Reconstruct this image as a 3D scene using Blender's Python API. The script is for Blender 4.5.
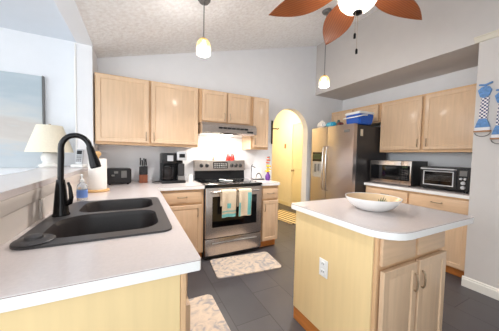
import bpy, bmesh, math, random
from mathutils import Matrix, Vector
random.seed(7)
for o in list(bpy.data.objects):
    bpy.data.objects.remove(o)
S = bpy.context.scene
C = S.collection
PI = math.pi
R = math.radians

# ------------------------------------------------------------------ camera
def make_camera():
    a, b, r = 0.4689, 0.0451, 0.0209            # heading, downward pitch, roll
    F = Vector((math.sin(a)*math.cos(b), math.cos(a)*math.cos(b), -math.sin(b)))
    R0 = Vector((math.cos(a), -math.sin(a), 0))
    U0 = Vector((math.sin(a)*math.sin(b), math.cos(a)*math.sin(b), math.cos(b)))
    X = R0*math.cos(r) + U0*math.sin(r)
    Y = -R0*math.sin(r) + U0*math.cos(r)
    M = Matrix((X, Y, -F)).transposed().to_4x4()
    M.translation = (-0.7202, -3.2127, 1.2792)
    cd = bpy.data.cameras.new('camera'); cd.lens = 223.144*36/499; cd.sensor_width = 36
    cd.clip_start = 0.02
    co = bpy.data.objects.new('camera', cd); C.objects.link(co); co.matrix_world = M
    S.camera = co
make_camera()

# ------------------------------------------------------------------ world, light, exposure
w = bpy.data.worlds.new('daylight'); S.world = w; w.use_nodes = True
wb = w.node_tree.nodes['Background']
wb.inputs[0].default_value = (0.90, 0.96, 1.0, 1); wb.inputs[1].default_value = 1.04
S.view_settings.view_transform = 'Standard'; S.view_settings.look = 'None'
S.view_settings.exposure = 1.2; S.view_settings.gamma = 1.0
S.view_settings.use_curve_mapping = False

def area(name, loc, target, sx, sy, power, col, spread=180):
    l = bpy.data.lights.new(name, 'AREA'); l.shape = 'RECTANGLE'; l.size = sx; l.size_y = sy
    l.energy = power; l.color = col; l.spread = R(spread)
    o = bpy.data.objects.new(name, l); C.objects.link(o); o.location = loc
    d = Vector(target) - Vector(loc)
    o.rotation_euler = d.to_track_quat('-Z', 'Y').to_euler()
    return o
def point(name, loc, power, col, rad=0.05):
    l = bpy.data.lights.new(name, 'POINT'); l.energy = power; l.color = col; l.shadow_soft_size = rad
    o = bpy.data.objects.new(name, l); C.objects.link(o); o.location = loc
    return o
area('living_room_window_light', (-4.2, -2.0, 2.0), (0.4, -2.1, 0.6), 1.6, 1.2, 4, (0.90, 0.96, 1.0), 80)
area('left_fill_light', (-3.9, -3.7, 1.55), (0.4, -2.4, 0.9), 1.8, 2.0, 6, (0.90, 0.96, 1.0), 115)  # added fill from the left for the island side, no known window
area('rear_fill_light', (-1.4, -5.2, 1.7), (0.2, -1.0, 1.7), 2.2, 1.8, 2, (0.90, 0.96, 1.0))  # added fill from behind the camera, no known door there
point('hall_lamp_light', (1.95, 1.3, 2.1), 20, (1.0, 0.85, 0.62), 0.12)

# ------------------------------------------------------------------ materials
def lin(c):
    return tuple(((v/255)/12.92 if v/255 <= 0.04045 else ((v/255+0.055)/1.055)**2.4) for v in c) + (1,)
def nt(m):
    return m.node_tree.nodes, m.node_tree.links, m.node_tree.nodes['Principled BSDF']
def mat(name, col, rough=0.5, metal=0.0, spec=0.5, var=0.04, vscale=8.0, bump=0.0, bscale=80.0, stretch=(1, 1, 1),
        emit=None, estr=0.0, trans=0.0, ior=1.45, coat=0.0):
    m = bpy.data.materials.new(name); m.use_nodes = True
    N, L, B = nt(m)
    B.inputs['Roughness'].default_value = rough; B.inputs['Metallic'].default_value = metal
    B.inputs['Specular IOR Level'].default_value = spec
    B.inputs['Transmission Weight'].default_value = trans; B.inputs['IOR'].default_value = ior
    B.inputs['Coat Weight'].default_value = coat; B.inputs['Coat Roughness'].default_value = 0.16
    tc = N.new('ShaderNodeTexCoord'); mp = N.new('ShaderNodeMapping'); mp.inputs['Scale'].default_value = stretch
    L.new(tc.outputs['Object'], mp.inputs['Vector'])
    nz = N.new('ShaderNodeTexNoise'); nz.inputs['Scale'].default_value = vscale; nz.inputs['Detail'].default_value = 4
    L.new(mp.outputs[0], nz.inputs['Vector'])
    rp = N.new('ShaderNodeValToRGB')
    c = lin(col)
    rp.color_ramp.elements[0].position = 0.3; rp.color_ramp.elements[1].position = 0.7
    rp.color_ramp.elements[0].color = tuple(v*(1-var) for v in c[:3]) + (1,)
    rp.color_ramp.elements[1].color = tuple(min(1, v*(1+var)) for v in c[:3]) + (1,)
    L.new(nz.outputs['Fac'], rp.inputs['Fac']); L.new(rp.outputs['Color'], B.inputs['Base Color'])
    if bump:
        n2 = N.new('ShaderNodeTexNoise'); n2.inputs['Scale'].default_value = bscale; n2.inputs['Detail'].default_value = 3
        L.new(mp.outputs[0], n2.inputs['Vector'])
        bp = N.new('ShaderNodeBump'); bp.inputs['Strength'].default_value = bump; bp.inputs['Distance'].default_value = 0.01
        L.new(n2.outputs['Fac'], bp.inputs['Height']); L.new(bp.outputs[0], B.inputs['Normal'])
    if emit:
        B.inputs['Emission Color'].default_value = lin(emit); B.inputs['Emission Strength'].default_value = estr
    return m
M = {}
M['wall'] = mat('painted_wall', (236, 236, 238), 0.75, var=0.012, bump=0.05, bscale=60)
M['wall_right'] = mat('right_wall_shaded_paint', (206, 200, 196), 0.75, var=0.012, bump=0.05, bscale=60)  # wall paint greyed down, the right side's shade is put into the colour
M['half_wall'] = mat('half_wall_shaded_paint', (222, 212, 203), 0.7, var=0.02)  # beige tint carries the shade under the ledge
M['ceiling'] = mat('popcorn_ceiling', (249, 246, 244), 0.9, var=0.10, vscale=30, bump=1.0, bscale=30)
M['living_ceiling'] = mat('living_ceiling_paint', (222, 226, 232), 0.9, var=0.01)
M['trim'] = mat('white_trim_paint', (232, 228, 220), 0.45, var=0.01)
M['crown'] = mat('cream_crown_paint', (222, 214, 198), 0.5, var=0.01)
M['hall'] = mat('cream_hall_paint', (248, 236, 206), 0.7, var=0.02)
M['hall_door'] = mat('cream_door_paint', (242, 228, 188), 0.5, var=0.02)
M['maple'] = mat('light_maple', (221, 188, 154), 0.36, var=0.06, vscale=5, stretch=(9, 9, 0.7), coat=0.35)
M['maple_h'] = mat('light_maple_crosswise', (220, 185, 150), 0.36, var=0.06, vscale=5, stretch=(0.7, 9, 9), coat=0.15)
M['frame'] = mat('maple_face_frame', (220, 180, 138), 0.4, var=0.05, vscale=5, stretch=(9, 9, 0.7))
M['veneer'] = mat('yellow_maple_veneer', (234, 206, 154), 0.45, var=0.03, vscale=4, stretch=(7, 7, 0.6))
M['toe'] = mat('orange_stained_wood', (196, 122, 58), 0.45, var=0.12, vscale=6, stretch=(1, 1, 6))
M['counter'] = mat('offwhite_laminate', (218, 208, 205), 0.17, var=0.03, vscale=90, coat=0.1)
M['edge'] = mat('white_laminate_edge', (238, 236, 233), 0.35, var=0.01)
M['seam'] = mat('brown_laminate_seam', (128, 96, 78), 0.6)
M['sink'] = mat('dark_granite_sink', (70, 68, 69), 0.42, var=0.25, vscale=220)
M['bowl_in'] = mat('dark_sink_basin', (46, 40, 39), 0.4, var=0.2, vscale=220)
M['bronze'] = mat('black_faucet_finish', (30, 29, 30), 0.22, metal=0.6, spec=0.6)
M['steel'] = mat('brushed_steel', (186, 178, 177), 0.3, metal=1.0, var=0.05, vscale=6, stretch=(1, 1, 40))
M['steel_h'] = mat('brushed_steel_crosswise', (200, 190, 182), 0.27, metal=1.0, var=0.05, vscale=6, stretch=(40, 1, 1))
M['chrome'] = mat('polished_steel', (214, 210, 206), 0.16, metal=1.0)
M['pull'] = mat('antique_nickel', (176, 156, 132), 0.35, metal=0.9)
M['black'] = mat('black_plastic', (24, 24, 26), 0.35)
M['blackgloss'] = mat('black_glass', (12, 12, 14), 0.06, spec=0.6)
M['darkside'] = mat('charcoal_metal', (50, 48, 49), 0.4, var=0.05)
M['grey'] = mat('grey_plastic', (110, 108, 106), 0.45)
M['silver'] = mat('silver_plastic', (196, 197, 200), 0.35, metal=0.3)
M['white'] = mat('white_plastic', (238, 238, 236), 0.4, var=0.01)
M['ceramic'] = mat('white_ceramic', (240, 238, 233), 0.2, var=0.01)
M['paper'] = mat('white_paper', (240, 236, 230), 0.85, var=0.02)
M['wood'] = mat('blond_wood', (222, 178, 122), 0.5, var=0.08, vscale=6, stretch=(1, 1, 5))
M['redwood'] = mat('reddish_brown_wood', (140, 78, 50), 0.45, var=0.12, vscale=6, stretch=(6, 6, 1))
M['shade'] = mat('cream_linen', (240, 230, 208), 0.8, var=0.03, vscale=60)
M['red'] = mat('red_glaze', (206, 46, 42), 0.3)
M['beige'] = mat('beige_plastic', (222, 208, 182), 0.5)
M['blue'] = mat('blue_plastic', (28, 92, 190), 0.35)
M['teal'] = mat('teal_wrap', (60, 170, 205), 0.4)
M['greenish'] = mat('dark_green_wrap', (70, 96, 92), 0.5)
M['maroon'] = mat('maroon_wrap', (104, 52, 48), 0.5)
M['purple'] = mat('purple_glass', (108, 60, 140), 0.2)
M['yellow'] = mat('yellow_petals', (244, 196, 40), 0.6)
M['orange'] = mat('red_orange_petals', (226, 96, 50), 0.6)
M['leaf'] = mat('green_leaf', (70, 110, 60), 0.6)
M['soap'] = mat('clear_soap', (226, 234, 240), 0.08, trans=0.75, ior=1.3)
M['glass'] = mat('clear_glass', (235, 238, 238), 0.03, trans=0.95, ior=1.2)
M['coffee_glass'] = mat('smoked_glass', (60, 56, 56), 0.05, trans=0.5, ior=1.2)
M['bluelabel'] = mat('blue_label', (110, 142, 205), 0.5)
M['fanwood'] = None
M['brown_band'] = mat('brown_rope', (168, 124, 88), 0.7, var=0.1)
M['ornblue'] = mat('blue_paint', (92, 136, 188), 0.5, var=0.25, vscale=60)
M['ornwhite'] = mat('white_paint', (226, 224, 226), 0.5)
M['cotton'] = mat('beige_cotton', (226, 206, 178), 0.9, var=0.08, vscale=90, bump=0.3, bscale=400)
M['tealcotton'] = mat('teal_cotton', (120, 190, 186), 0.9, var=0.12, vscale=120)
M['hood_light'] = mat('hood_lamp_lens', (250, 250, 245), 0.4, emit=(255, 250, 238), estr=9)
M['globe'] = mat('frosted_fan_globe', (246, 244, 240), 0.3, emit=(255, 246, 236), estr=0.22)
M['bowlwhite'] = mat('white_glazed_bowl', (236, 234, 232), 0.18, var=0.01)
M['bowltan'] = mat('tan_glazed_bowl_inside', (224, 196, 158), 0.25, var=0.06, vscale=20)
M['palmgreen'] = mat('painted_green_leaves', (84, 100, 72), 0.4, var=0.2, vscale=60)
M['display'] = mat('dark_green_display', (50, 62, 40), 0.2)
M['recess'] = mat('pale_dispenser_recess', (168, 164, 158), 0.35, var=0.15, vscale=25)

def fan_wood():
    m = bpy.data.materials.new('mahogany_palm_blade'); m.use_nodes = True
    N, L, B = nt(m)
    tc = N.new('ShaderNodeTexCoord')
    wv = N.new('ShaderNodeTexWave'); wv.bands_direction = 'Y'; wv.inputs['Scale'].default_value = 15
    wv.inputs['Distortion'].default_value = 1.2; wv.inputs['Detail'].default_value = 2; wv.inputs['Detail Scale'].default_value = 1.5
    L.new(tc.outputs['Object'], wv.inputs['Vector'])
    rp = N.new('ShaderNodeValToRGB')
    rp.color_ramp.elements[0].color = lin((134, 70, 34)); rp.color_ramp.elements[1].color = lin((160, 90, 46))
    L.new(wv.outputs['Fac'], rp.inputs['Fac']); L.new(rp.outputs[0], B.inputs['Base Color'])
    bp = N.new('ShaderNodeBump'); bp.inputs['Strength'].default_value = 0.15; bp.inputs['Distance'].default_value = 0.002
    L.new(wv.outputs['Fac'], bp.inputs['Height']); L.new(bp.outputs[0], B.inputs['Normal'])
    B.inputs['Roughness'].default_value = 0.4
    return m
M['fanwood'] = fan_wood()

def floor_mat():
    m = bpy.data.materials.new('slate_tile_floor'); m.use_nodes = True
    N, L, B = nt(m)
    tc = N.new('ShaderNodeTexCoord'); mp = N.new('ShaderNodeMapping')
    sp = N.new('ShaderNodeSeparateXYZ'); cb = N.new('ShaderNodeCombineXYZ')
    L.new(tc.outputs['Object'], sp.inputs[0]); L.new(sp.outputs['Y'], cb.inputs['X']); L.new(sp.outputs['X'], cb.inputs['Y'])
    mp.inputs['Location'].default_value = (0.215, 0.06, 0)
    L.new(cb.outputs[0], mp.inputs['Vector'])
    br = N.new('ShaderNodeTexBrick'); br.inputs['Scale'].default_value = 1.0
    br.inputs['Brick Width'].default_value = 0.61; br.inputs['Row Height'].default_value = 0.30
    br.inputs['Mortar Size'].default_value = 0.004; br.inputs['Mortar Smooth'].default_value = 0.2
    br.inputs['Color1'].default_value = lin((78, 76, 80)); br.inputs['Color2'].default_value = lin((86, 83, 86))
    br.inputs['Mortar'].default_value = lin((60, 57, 59))
    L.new(mp.outputs[0], br.inputs['Vector'])
    nz = N.new('ShaderNodeTexNoise'); nz.inputs['Scale'].default_value = 5; nz.inputs['Detail'].default_value = 5
    L.new(tc.outputs['Object'], nz.inputs['Vector'])
    mx = N.new('ShaderNodeMix'); mx.data_type = 'RGBA'; mx.blend_type = 'MULTIPLY'
    rp = N.new('ShaderNodeValToRGB'); rp.color_ramp.elements[0].color = (0.8, 0.8, 0.8, 1); rp.color_ramp.elements[1].color = (1.12, 1.1, 1.08, 1)
    L.new(nz.outputs['Fac'], rp.inputs['Fac'])
    mx.inputs['Factor'].default_value = 1.0
    L.new(br.outputs['Color'], mx.inputs['A']); L.new(rp.outputs[0], mx.inputs['B'])
    L.new(mx.outputs['Result'], B.inputs['Base Color'])
    B.inputs['Roughness'].default_value = 0.42
    bp = N.new('ShaderNodeBump'); bp.inputs['Strength'].default_value = 0.25; bp.inputs['Distance'].default_value = 0.004; bp.invert = True
    L.new(br.outputs['Fac'], bp.inputs['Height']); L.new(bp.outputs[0], B.inputs['Normal'])
    return m
M['floor'] = floor_mat()

def rug_mat(name, c1, c2, c3):
    m = bpy.data.materials.new(name); m.use_nodes = True
    N, L, B = nt(m)
    tc = N.new('ShaderNodeTexCoord')
    nz = N.new('ShaderNodeTexNoise'); nz.inputs['Scale'].default_value = 11; nz.inputs['Detail'].default_value = 4; nz.inputs['Distortion'].default_value = 1.6
    L.new(tc.outputs['Object'], nz.inputs['Vector'])
    rp = N.new('ShaderNodeValToRGB')
    rp.color_ramp.elements[0].position = 0.40; rp.color_ramp.elements[1].position = 0.64
    rp.color_ramp.elements[0].color = lin(c1); rp.color_ramp.elements[1].color = lin(c3)
    e = rp.color_ramp.elements.new(0.52); e.color = lin(c2)
    L.new(nz.outputs['Fac'], rp.inputs['Fac']); L.new(rp.outputs[0], B.inputs['Base Color'])
    B.inputs['Roughness'].default_value = 0.95
    return m
M['rug'] = rug_mat('patterned_mat', (222, 204, 184), (208, 192, 176), (168, 162, 162))
def stripe_mat(name, axis, scale, c1, c2, pos=0.5, rough=0.9, kind='BANDS'):
    m = bpy.data.materials.new(name); m.use_nodes = True
    N, L, B = nt(m)
    tc = N.new('ShaderNodeTexCoord'); wv = N.new('ShaderNodeTexWave'); wv.bands_direction = axis
    wv.inputs['Scale'].default_value = scale
    L.new(tc.outputs['Object'], wv.inputs['Vector'])
    rp = N.new('ShaderNodeValToRGB'); rp.color_ramp.interpolation = 'CONSTANT'
    rp.color_ramp.elements[0].color = lin(c1); rp.color_ramp.elements[1].color = lin(c2); rp.color_ramp.elements[1].position = pos
    L.new(wv.outputs['Fac'], rp.inputs['Fac']); L.new(rp.outputs[0], B.inputs['Base Color'])
    B.inputs['Roughness'].default_value = rough
    return m
M['hallrug'] = stripe_mat('striped_mat', 'X', 3.0, (236, 214, 166), (92, 74, 58), 0.66)
def checker_mat():
    m = bpy.data.materials.new('blue_white_check'); m.use_nodes = True
    N, L, B = nt(m)
    tc = N.new('ShaderNodeTexCoord'); ck = N.new('ShaderNodeTexChecker'); ck.inputs['Scale'].default_value = 62
    ck.inputs['Color1'].default_value = lin((58, 62, 106)); ck.inputs['Color2'].default_value = lin((236, 230, 230))
    L.new(tc.outputs['Object'], ck.inputs['Vector']); L.new(ck.outputs[0], B.inputs['Base Color'])
    return m
M['checker'] = checker_mat()
def zramp(name, stops, z0, z1, axis='Z', emit=0.0, noise=0.0, rough=0.6, nscale=(1.2, 1, 5)):
    """colour bands along one axis of the object (glass tint, painted canvas)"""
    m = bpy.data.materials.new(name); m.use_nodes = True
    N, L, B = nt(m)
    tc = N.new('ShaderNodeTexCoord'); sp = N.new('ShaderNodeSeparateXYZ'); L.new(tc.outputs['Object'], sp.inputs[0])
    mr = N.new('ShaderNodeMapRange'); mr.inputs[1].default_value = z0; mr.inputs[2].default_value = z1
    L.new(sp.outputs[axis], mr.inputs[0]); src = mr.outputs[0]
    if noise:
        mp = N.new('ShaderNodeMapping'); mp.inputs['Scale'].default_value = nscale
        L.new(tc.outputs['Object'], mp.inputs['Vector'])
        nz = N.new('ShaderNodeTexNoise'); nz.inputs['Scale'].default_value = 2.6; nz.inputs['Detail'].default_value = 6
        L.new(mp.outputs[0], nz.inputs['Vector'])
        a1 = N.new('ShaderNodeMath'); a1.operation = 'MULTIPLY_ADD'; a1.inputs[1].default_value = noise
        L.new(nz.outputs['Fac'], a1.inputs[0]); L.new(src, a1.inputs[2])
        a2 = N.new('ShaderNodeMath'); a2.operation = 'SUBTRACT'; a2.inputs[1].default_value = noise/2
        L.new(a1.outputs[0], a2.inputs[0]); src = a2.outputs[0]
    rp = N.new('ShaderNodeValToRGB'); els = rp.color_ramp.elements
    els[0].position = stops[0][0]; els[0].color = lin(stops[0][1]); els[1].position = stops[-1][0]; els[1].color = lin(stops[-1][1])
    for p, c in stops[1:-1]:
        e = els.new(p); e.color = lin(c)
    L.new(src, rp.inputs['Fac']); L.new(rp.outputs[0], B.inputs['Base Color'])
    B.inputs['Roughness'].default_value = rough
    if emit:
        L.new(rp.outputs[0], B.inputs['Emission Color']); B.inputs['Emission Strength'].default_value = emit
    return m
M['pendant_glass'] = zramp('amber_to_white_glass', [(0, (255, 252, 236)), (0.32, (255, 247, 210)), (0.52, (250, 206, 76)), (1, (206, 142, 26))], 0.0, 0.125, emit=0.8, rough=0.3)
def translucent(m, a):
    m.node_tree.nodes['Principled BSDF'].inputs['Alpha'].default_value = a
_p = M['pendant_glass'].node_tree
_p.links.remove(_p.nodes['Principled BSDF'].inputs['Base Color'].links[0])
_p.nodes['Principled BSDF'].inputs['Base Color'].default_value = (0.03, 0.025, 0.02, 1)
translucent(M['pendant_glass'], 0.78); translucent(M['globe'], 0.94)
M['canvas'] = zramp('seascape_canvas', [(0, (206, 212, 216)), (0.16, (198, 206, 212)), (0.3, (214, 208, 202)), (0.45, (206, 198, 192)), (0.55, (208, 208, 206)), (0.72, (192, 200, 205)), (0.85, (180, 192, 199)), (1, (188, 198, 204))], 1.1, 2.08, noise=0.45, rough=0.8)

# ------------------------------------------------------------------ mesh helpers
class MB:
    def __init__(self, m=None):
        self.bm = bmesh.new(); self.m = m or Matrix.Identity(4)
    def _x(self, vs):
        for v in vs: v.co = self.m @ v.co
    def box(self, x0, x1, y0, y1, z0, z1, bev=0.0, seg=2):
        n0 = len(self.bm.verts)
        t = bmesh.new()
        bmesh.ops.create_cube(t, size=1)
        for v in t.verts:
            v.co = Vector((x0+(x1-x0)*(v.co.x+.5), y0+(y1-y0)*(v.co.y+.5), z0+(z1-z0)*(v.co.z+.5)))
        if bev:
            bmesh.ops.bevel(t, geom=list(t.edges), offset=bev, segments=seg, profile=0.6, affect='EDGES')
        return self._merge(t)
    def _merge(self, t):
        mp = {}
        for v in t.verts: mp[v] = self.bm.verts.new(self.m @ v.co)
        for f in t.faces:
            try: self.bm.faces.new([mp[v] for v in f.verts])
            except ValueError: pass
        t.free(); return self
    def panel(self, x0, x1, z0, z1, y, th, stile=0.055, rec=0.007):
        """cabinet door facing -y: flat frame with a recessed centre"""
        t = bmesh.new(); bmesh.ops.create_cube(t, size=1)
        for v in t.verts:
            v.co = Vector((x0+(x1-x0)*(v.co.x+.5), y+th*(v.co.y+.5)-th/2, z0+(z1-z0)*(v.co.z+.5)))
        t.faces.ensure_lookup_table(); t.normal_update()
        f = [f for f in t.faces if f.normal.y < -.9]
        bmesh.ops.inset_individual(t, faces=f, thickness=0.004, depth=0.003)
        bmesh.ops.inset_individual(t, faces=f, thickness=stile, depth=0)
        bmesh.ops.inset_individual(t, faces=f, thickness=0.006, depth=-rec)
        bmesh.ops.inset_individual(t, faces=f, thickness=0.004, depth=0)
        bmesh.ops.inset_individual(t, faces=f, thickness=0.016, depth=rec*0.55)
        return self._merge(t)
    def lathe(self, prof, c=(0, 0, 0), seg=32, axis=None):
        t = bmesh.new(); rings = []
        for r, z in prof:
            if r < 1e-6: rings.append([t.verts.new((0, 0, z))])
            else: rings.append([t.verts.new((r*math.cos(2*PI*i/seg), r*math.sin(2*PI*i/seg), z)) for i in range(seg)])
        for a, b in zip(rings, rings[1:]):
            for i in range(seg):
                j = (i+1) % seg
                if len(a) == 1 and len(b) == 1: continue
                if len(a) == 1: t.faces.new((a[0], b[i], b[j]))
                elif len(b) == 1: t.faces.new((a[i], a[j], b[0]))
                else: t.faces.new((a[i], a[j], b[j], b[i]))
        mm = Matrix.Translation(c)
        if axis is not None: mm = mm @ Vector((0, 0, 1)).rotation_difference(Vector(axis)).to_matrix().to_4x4()
        for v in t.verts: v.co = mm @ v.co
        return self._merge(t)
    def cyl(self, p0, p1, r0, r1=None, seg=20):
        p0 = Vector(p0); p1 = Vector(p1); h = (p1-p0).length; r1 = r0 if r1 is None else r1
        return self.lathe([(0, 0), (r0, 0), (r1, h), (0, h)], p0, seg, p1-p0)
    def tube(self, pts, r, seg=10):
        pts = [Vector(p) for p in pts]; n = len(pts); t = bmesh.new(); rings = []
        ref = None
        for i, p in enumerate(pts):
            d = (pts[min(i+1, n-1)] - pts[max(i-1, 0)]).normalized()
            if ref is None:
                ref = d.orthogonal().normalized()
            else:
                ref = (ref - d*ref.dot(d)).normalized()
            s = d.cross(ref); rr = r[i] if isinstance(r, (list, tuple)) else r
            rings.append([t.verts.new(p + (ref*math.cos(2*PI*k/seg) + s*math.sin(2*PI*k/seg))*rr) for k in range(seg)])
        for a, b in zip(rings, rings[1:]):
            for k in range(seg): t.faces.new((a[k], a[(k+1) % seg], b[(k+1) % seg], b[k]))
        t.faces.new(rings[0]); t.faces.new(rings[-1][::-1])
        return self._merge(t)
    def prism(self, outer, a, b, plane='xy', holes=(), taper=None):
        """outline (with holes) extruded from a to b along the axis left over"""
        def P(u, v, w):
            return {'xy': (u, v, w), 'xz': (u, w, v), 'yz': (w, u, v)}[plane]
        t = bmesh.new(); loops = []
        for lp in [outer] + list(holes):
            vs = [t.verts.new(P(u, v, a)) for u, v in lp]
            es = [t.edges.new((vs[i], vs[(i+1) % len(vs)])) for i in range(len(vs))]
            loops.append((vs, es))
        bmesh.ops.triangle_fill(t, use_beauty=True, use_dissolve=False, edges=[e for l in loops for e in l[1]])
        faces = list(t.faces); mp = {}
        for l in loops:
            for v in l[0]:
                i = {'xy': 2, 'xz': 1, 'yz': 0}[plane]; co = v.co.copy(); co[i] = b; mp[v] = t.verts.new(co)
        for f in faces: t.faces.new([mp[v] for v in reversed(f.verts)])
        for l in loops:
            n = len(l[0])
            for i in range(n):
                p, q = l[0][i], l[0][(i+1) % n]; t.faces.new((p, q, mp[q], mp[p]))
        return self._merge(t)
    def surf(self, f, nu, nv, th=0.0):
        """f(u,v) -> point; a sheet, given thickness along its normals"""
        t = bmesh.new(); g = [[t.verts.new(f(i/nu, j/nv)) for j in range(nv+1)] for i in range(nu+1)]
        for i in range(nu):
            for j in range(nv): t.faces.new((g[i][j], g[i+1][j], g[i+1][j+1], g[i][j+1]))
        if th:
            t.normal_update(); bmesh.ops.solidify(t, geom=list(t.faces), thickness=th)
        return self._merge(t)
    def ball(self, c, r, seg=16):
        rx = r if isinstance(r, (tuple, list)) else (r, r, r)
        t = bmesh.new(); bmesh.ops.create_uvsphere(t, u_segments=seg, v_segments=max(8, seg//2), radius=1)
        for v in t.verts: v.co = Vector((c[0]+v.co.x*rx[0], c[1]+v.co.y*rx[1], c[2]+v.co.z*rx[2]))
        return self._merge(t)
    def build(self, name, material, parent=None, angle=35):
        bmesh.ops.recalc_face_normals(self.bm, faces=list(self.bm.faces))
        me = bpy.data.meshes.new(name); self.bm.to_mesh(me); self.bm.free()
        me.materials.append(M[material] if isinstance(material, str) else material)
        me.shade_smooth(); me.set_sharp_from_angle(angle=R(angle))
        o = bpy.data.objects.new(name, me); C.objects.link(o)
        if parent: o.parent = parent
        return o
def rrect(x0, x1, y0, y1, r, n=6):
    if not isinstance(r, (list, tuple)): r = [r]*4
    out = []
    for (cx, cy, a0, rr) in ((x1-r[0], y1-r[0], 0, r[0]), (x0+r[1], y1-r[1], 90, r[1]), (x0+r[2], y0+r[2], 180, r[2]), (x1-r[3], y0+r[3], 270, r[3])):
        if rr < 1e-5: out.append((cx, cy)); continue
        for i in range(n+1):
            a = R(a0+90*i/n); out.append((cx+rr*math.cos(a), cy+rr*math.sin(a)))
    return out
def tag(o, label=None, cat=None, group=None, kind=None):
    if label: o['label'] = label
    if cat: o['category'] = cat
    if group: o['group'] = group
    if kind: o['kind'] = kind
    return o
def thing(name, label, cat, loc=(0, 0, 0), rot=0.0, group=None):
    o = bpy.data.objects.new(name, None); C.objects.link(o); o.location = loc; o.rotation_euler = (0, 0, rot)
    o.empty_display_size = 0.1
    return tag(o, label, cat, group)
def struct(o):
    o['kind'] = 'structure'; return o
def dup(root, loc, rot=None, label=None):
    r = root.copy(); C.objects.link(r); r.location = loc
    if rot is not None: r.rotation_euler = (0, 0, rot)
    if label: r['label'] = label
    for ch in list(root.children):
        c = ch.copy(); C.objects.link(c); c.parent = r
        for g in list(ch.children):
            d = g.copy(); C.objects.link(d); d.parent = c
    return r

# ------------------------------------------------------------------ the setting
CEIL = lambda x: 2.39 + 0.275*(x + 1.13)
WX, XS, YE = 2.975, 2.25, -2.23          # far right wall, plane of the dropped soffit, end of the alcove
ZS = 2.421
struct(MB().box(-3.6, 3.4, -4.2, 4.2, -0.1, 0).build('floor', 'floor'))
# back wall with the arched passage
arch = [(1.33, 0), (1.33, 1.72)] + [(1.712+0.382*math.cos(R(t)), 1.72+0.40*math.sin(R(t))) for t in range(174, 3, -6)] + [(2.094, 1.72), (2.096, 0)]
wallpoly = [(-5.2, 0)] + arch + [(3.1, 0), (3.1, 3.75), (-5.2, 3.75)]
struct(MB().prism(wallpoly, 0.0, 0.13, 'xz').build('wall_back', 'wall'))
# stub wall at the end of the pass-through, header above it
struct(MB().box(-1.27, -1.13, -0.335, -0.001, 0, 2.42, 0.004, 1).build('wall_stub', 'wall'))
struct(MB().box(-1.262, -1.122, -4.4, -0.0005, 2.385, 3.2).build('wall_header', 'wall'))
t = MB().box(-1.283, -1.268, -0.341, -0.329, 1.121, 2.384, 0.003, 1).build('trim_1', 'edge'); struct(t)
# sloping kitchen ceiling, flat living room ceiling
def slope(x0, x1, y0, y1, th=0.12):
    m = MB(); m.prism([(x0, CEIL(x0)), (x1, CEIL(x1)), (x1, CEIL(x1)+th), (x0, CEIL(x0)+th)], y0, y1, 'xz'); return m
struct(slope(-1.125, 3.4, -4.4, 0.0).build('ceiling_kitchen', 'ceiling'))
struct(MB().box(-5.2, -1.262, -4.4, 0.0, 2.52, 2.62).build('ceiling_living', 'living_ceiling'))
struct(MB().box(-0.3, XS, -4.52, -4.4, 0, 3.5).build('wall_light_block', 'wall'))  # unseen wall added to block daylight from behind on the right
# soffit wall and the wall with the ornaments
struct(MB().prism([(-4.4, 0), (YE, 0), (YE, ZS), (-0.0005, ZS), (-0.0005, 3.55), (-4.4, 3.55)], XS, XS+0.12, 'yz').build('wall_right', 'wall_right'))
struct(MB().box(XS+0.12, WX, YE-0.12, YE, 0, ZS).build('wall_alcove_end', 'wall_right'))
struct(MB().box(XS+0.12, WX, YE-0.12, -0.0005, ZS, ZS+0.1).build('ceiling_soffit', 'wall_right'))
struct(MB().box(WX, WX+0.13, YE-0.12, -0.0005, 0, ZS+0.1).build('wall_alcove_back', 'wall'))
cp = [(XS-0.003, 2.418), (XS-0.012, 2.422), (XS-0.014, 2.432), (XS-0.03, 2.448), (XS-0.034, 2.456), (XS-0.042, 2.459), (XS-0.042, 2.468), (XS+0.001, 2.468), (XS+0.001, 2.418)]
struct(MB().prism(cp, -4.4, YE+0.03, 'xz').build('trim_2', 'crown'))
bp = [(XS-0.001, 0.0), (XS-0.016, 0.0), (XS-0.016, 0.075), (XS-0.01, 0.082), (XS-0.01, 0.094), (XS-0.004, 0.102), (XS-0.001, 0.102)]
struct(MB().prism(bp, -4.4, YE+0.012, 'xz').build('baseboard_right', 'trim'))
# half wall under the bar ledge
struct(MB().box(-1.27, -1.185, -2.47, -0.336, 0, 1.088).build('wall_half', 'half_wall'))
hp = [(-1.184, 1.087), (-1.172, 1.087), (-1.172, 1.066), (-1.176, 1.058), (-1.176, 1.03), (-1.1805, 1.022), (-1.184, 1.022)]
struct(MB().prism(hp, -2.47, -0.34, 'xz').build('trim_3', 'half_wall'))
struct(MB().box(-1.1845, -1.174, -1.66, -1.60, 0.916, 1.02, 0.002, 1).build('trim_4', 'half_wall'))
# the hall behind the arch
struct(MB().box(2.76, 2.88, 0.131, 4.2, 0, 2.6).build('wall_hall_right', 'hall'))
struct(MB().box(1.05, 1.17, 0.131, 4.2, 0, 2.6).build('wall_hall_left', 'hall'))
struct(MB().box(1.17, 2.76, 4.1, 4.2, 0, 2.6).build('wall_hall_end', 'hall'))
struct(MB().box(1.05, 2.88, 0.131, 4.2, 2.5, 2.6).build('ceiling_hall', 'hall'))
struct(MB().box(2.745, 2.7595, 0.131, 0.4, 0, 0.09).build('baseboard_hall', 'hall_door'))
struct(MB().box(2.745, 2.7595, 1.36, 4.1, 0, 0.09).build('baseboard_hall', 'hall_door'))
hd = struct(thing('door_1', None, None, (2.76, 1.27, 0), -PI/2))
d = MB(); d.box(0, 0.78, -0.012, 0, 0.01, 2.05)
d.panel(0.09, 0.36, 1.15, 1.93, -0.012, 0.004, 0.02, 0.003); d.panel(0.42, 0.69, 1.15, 1.93, -0.012, 0.004, 0.02, 0.003)
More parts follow.
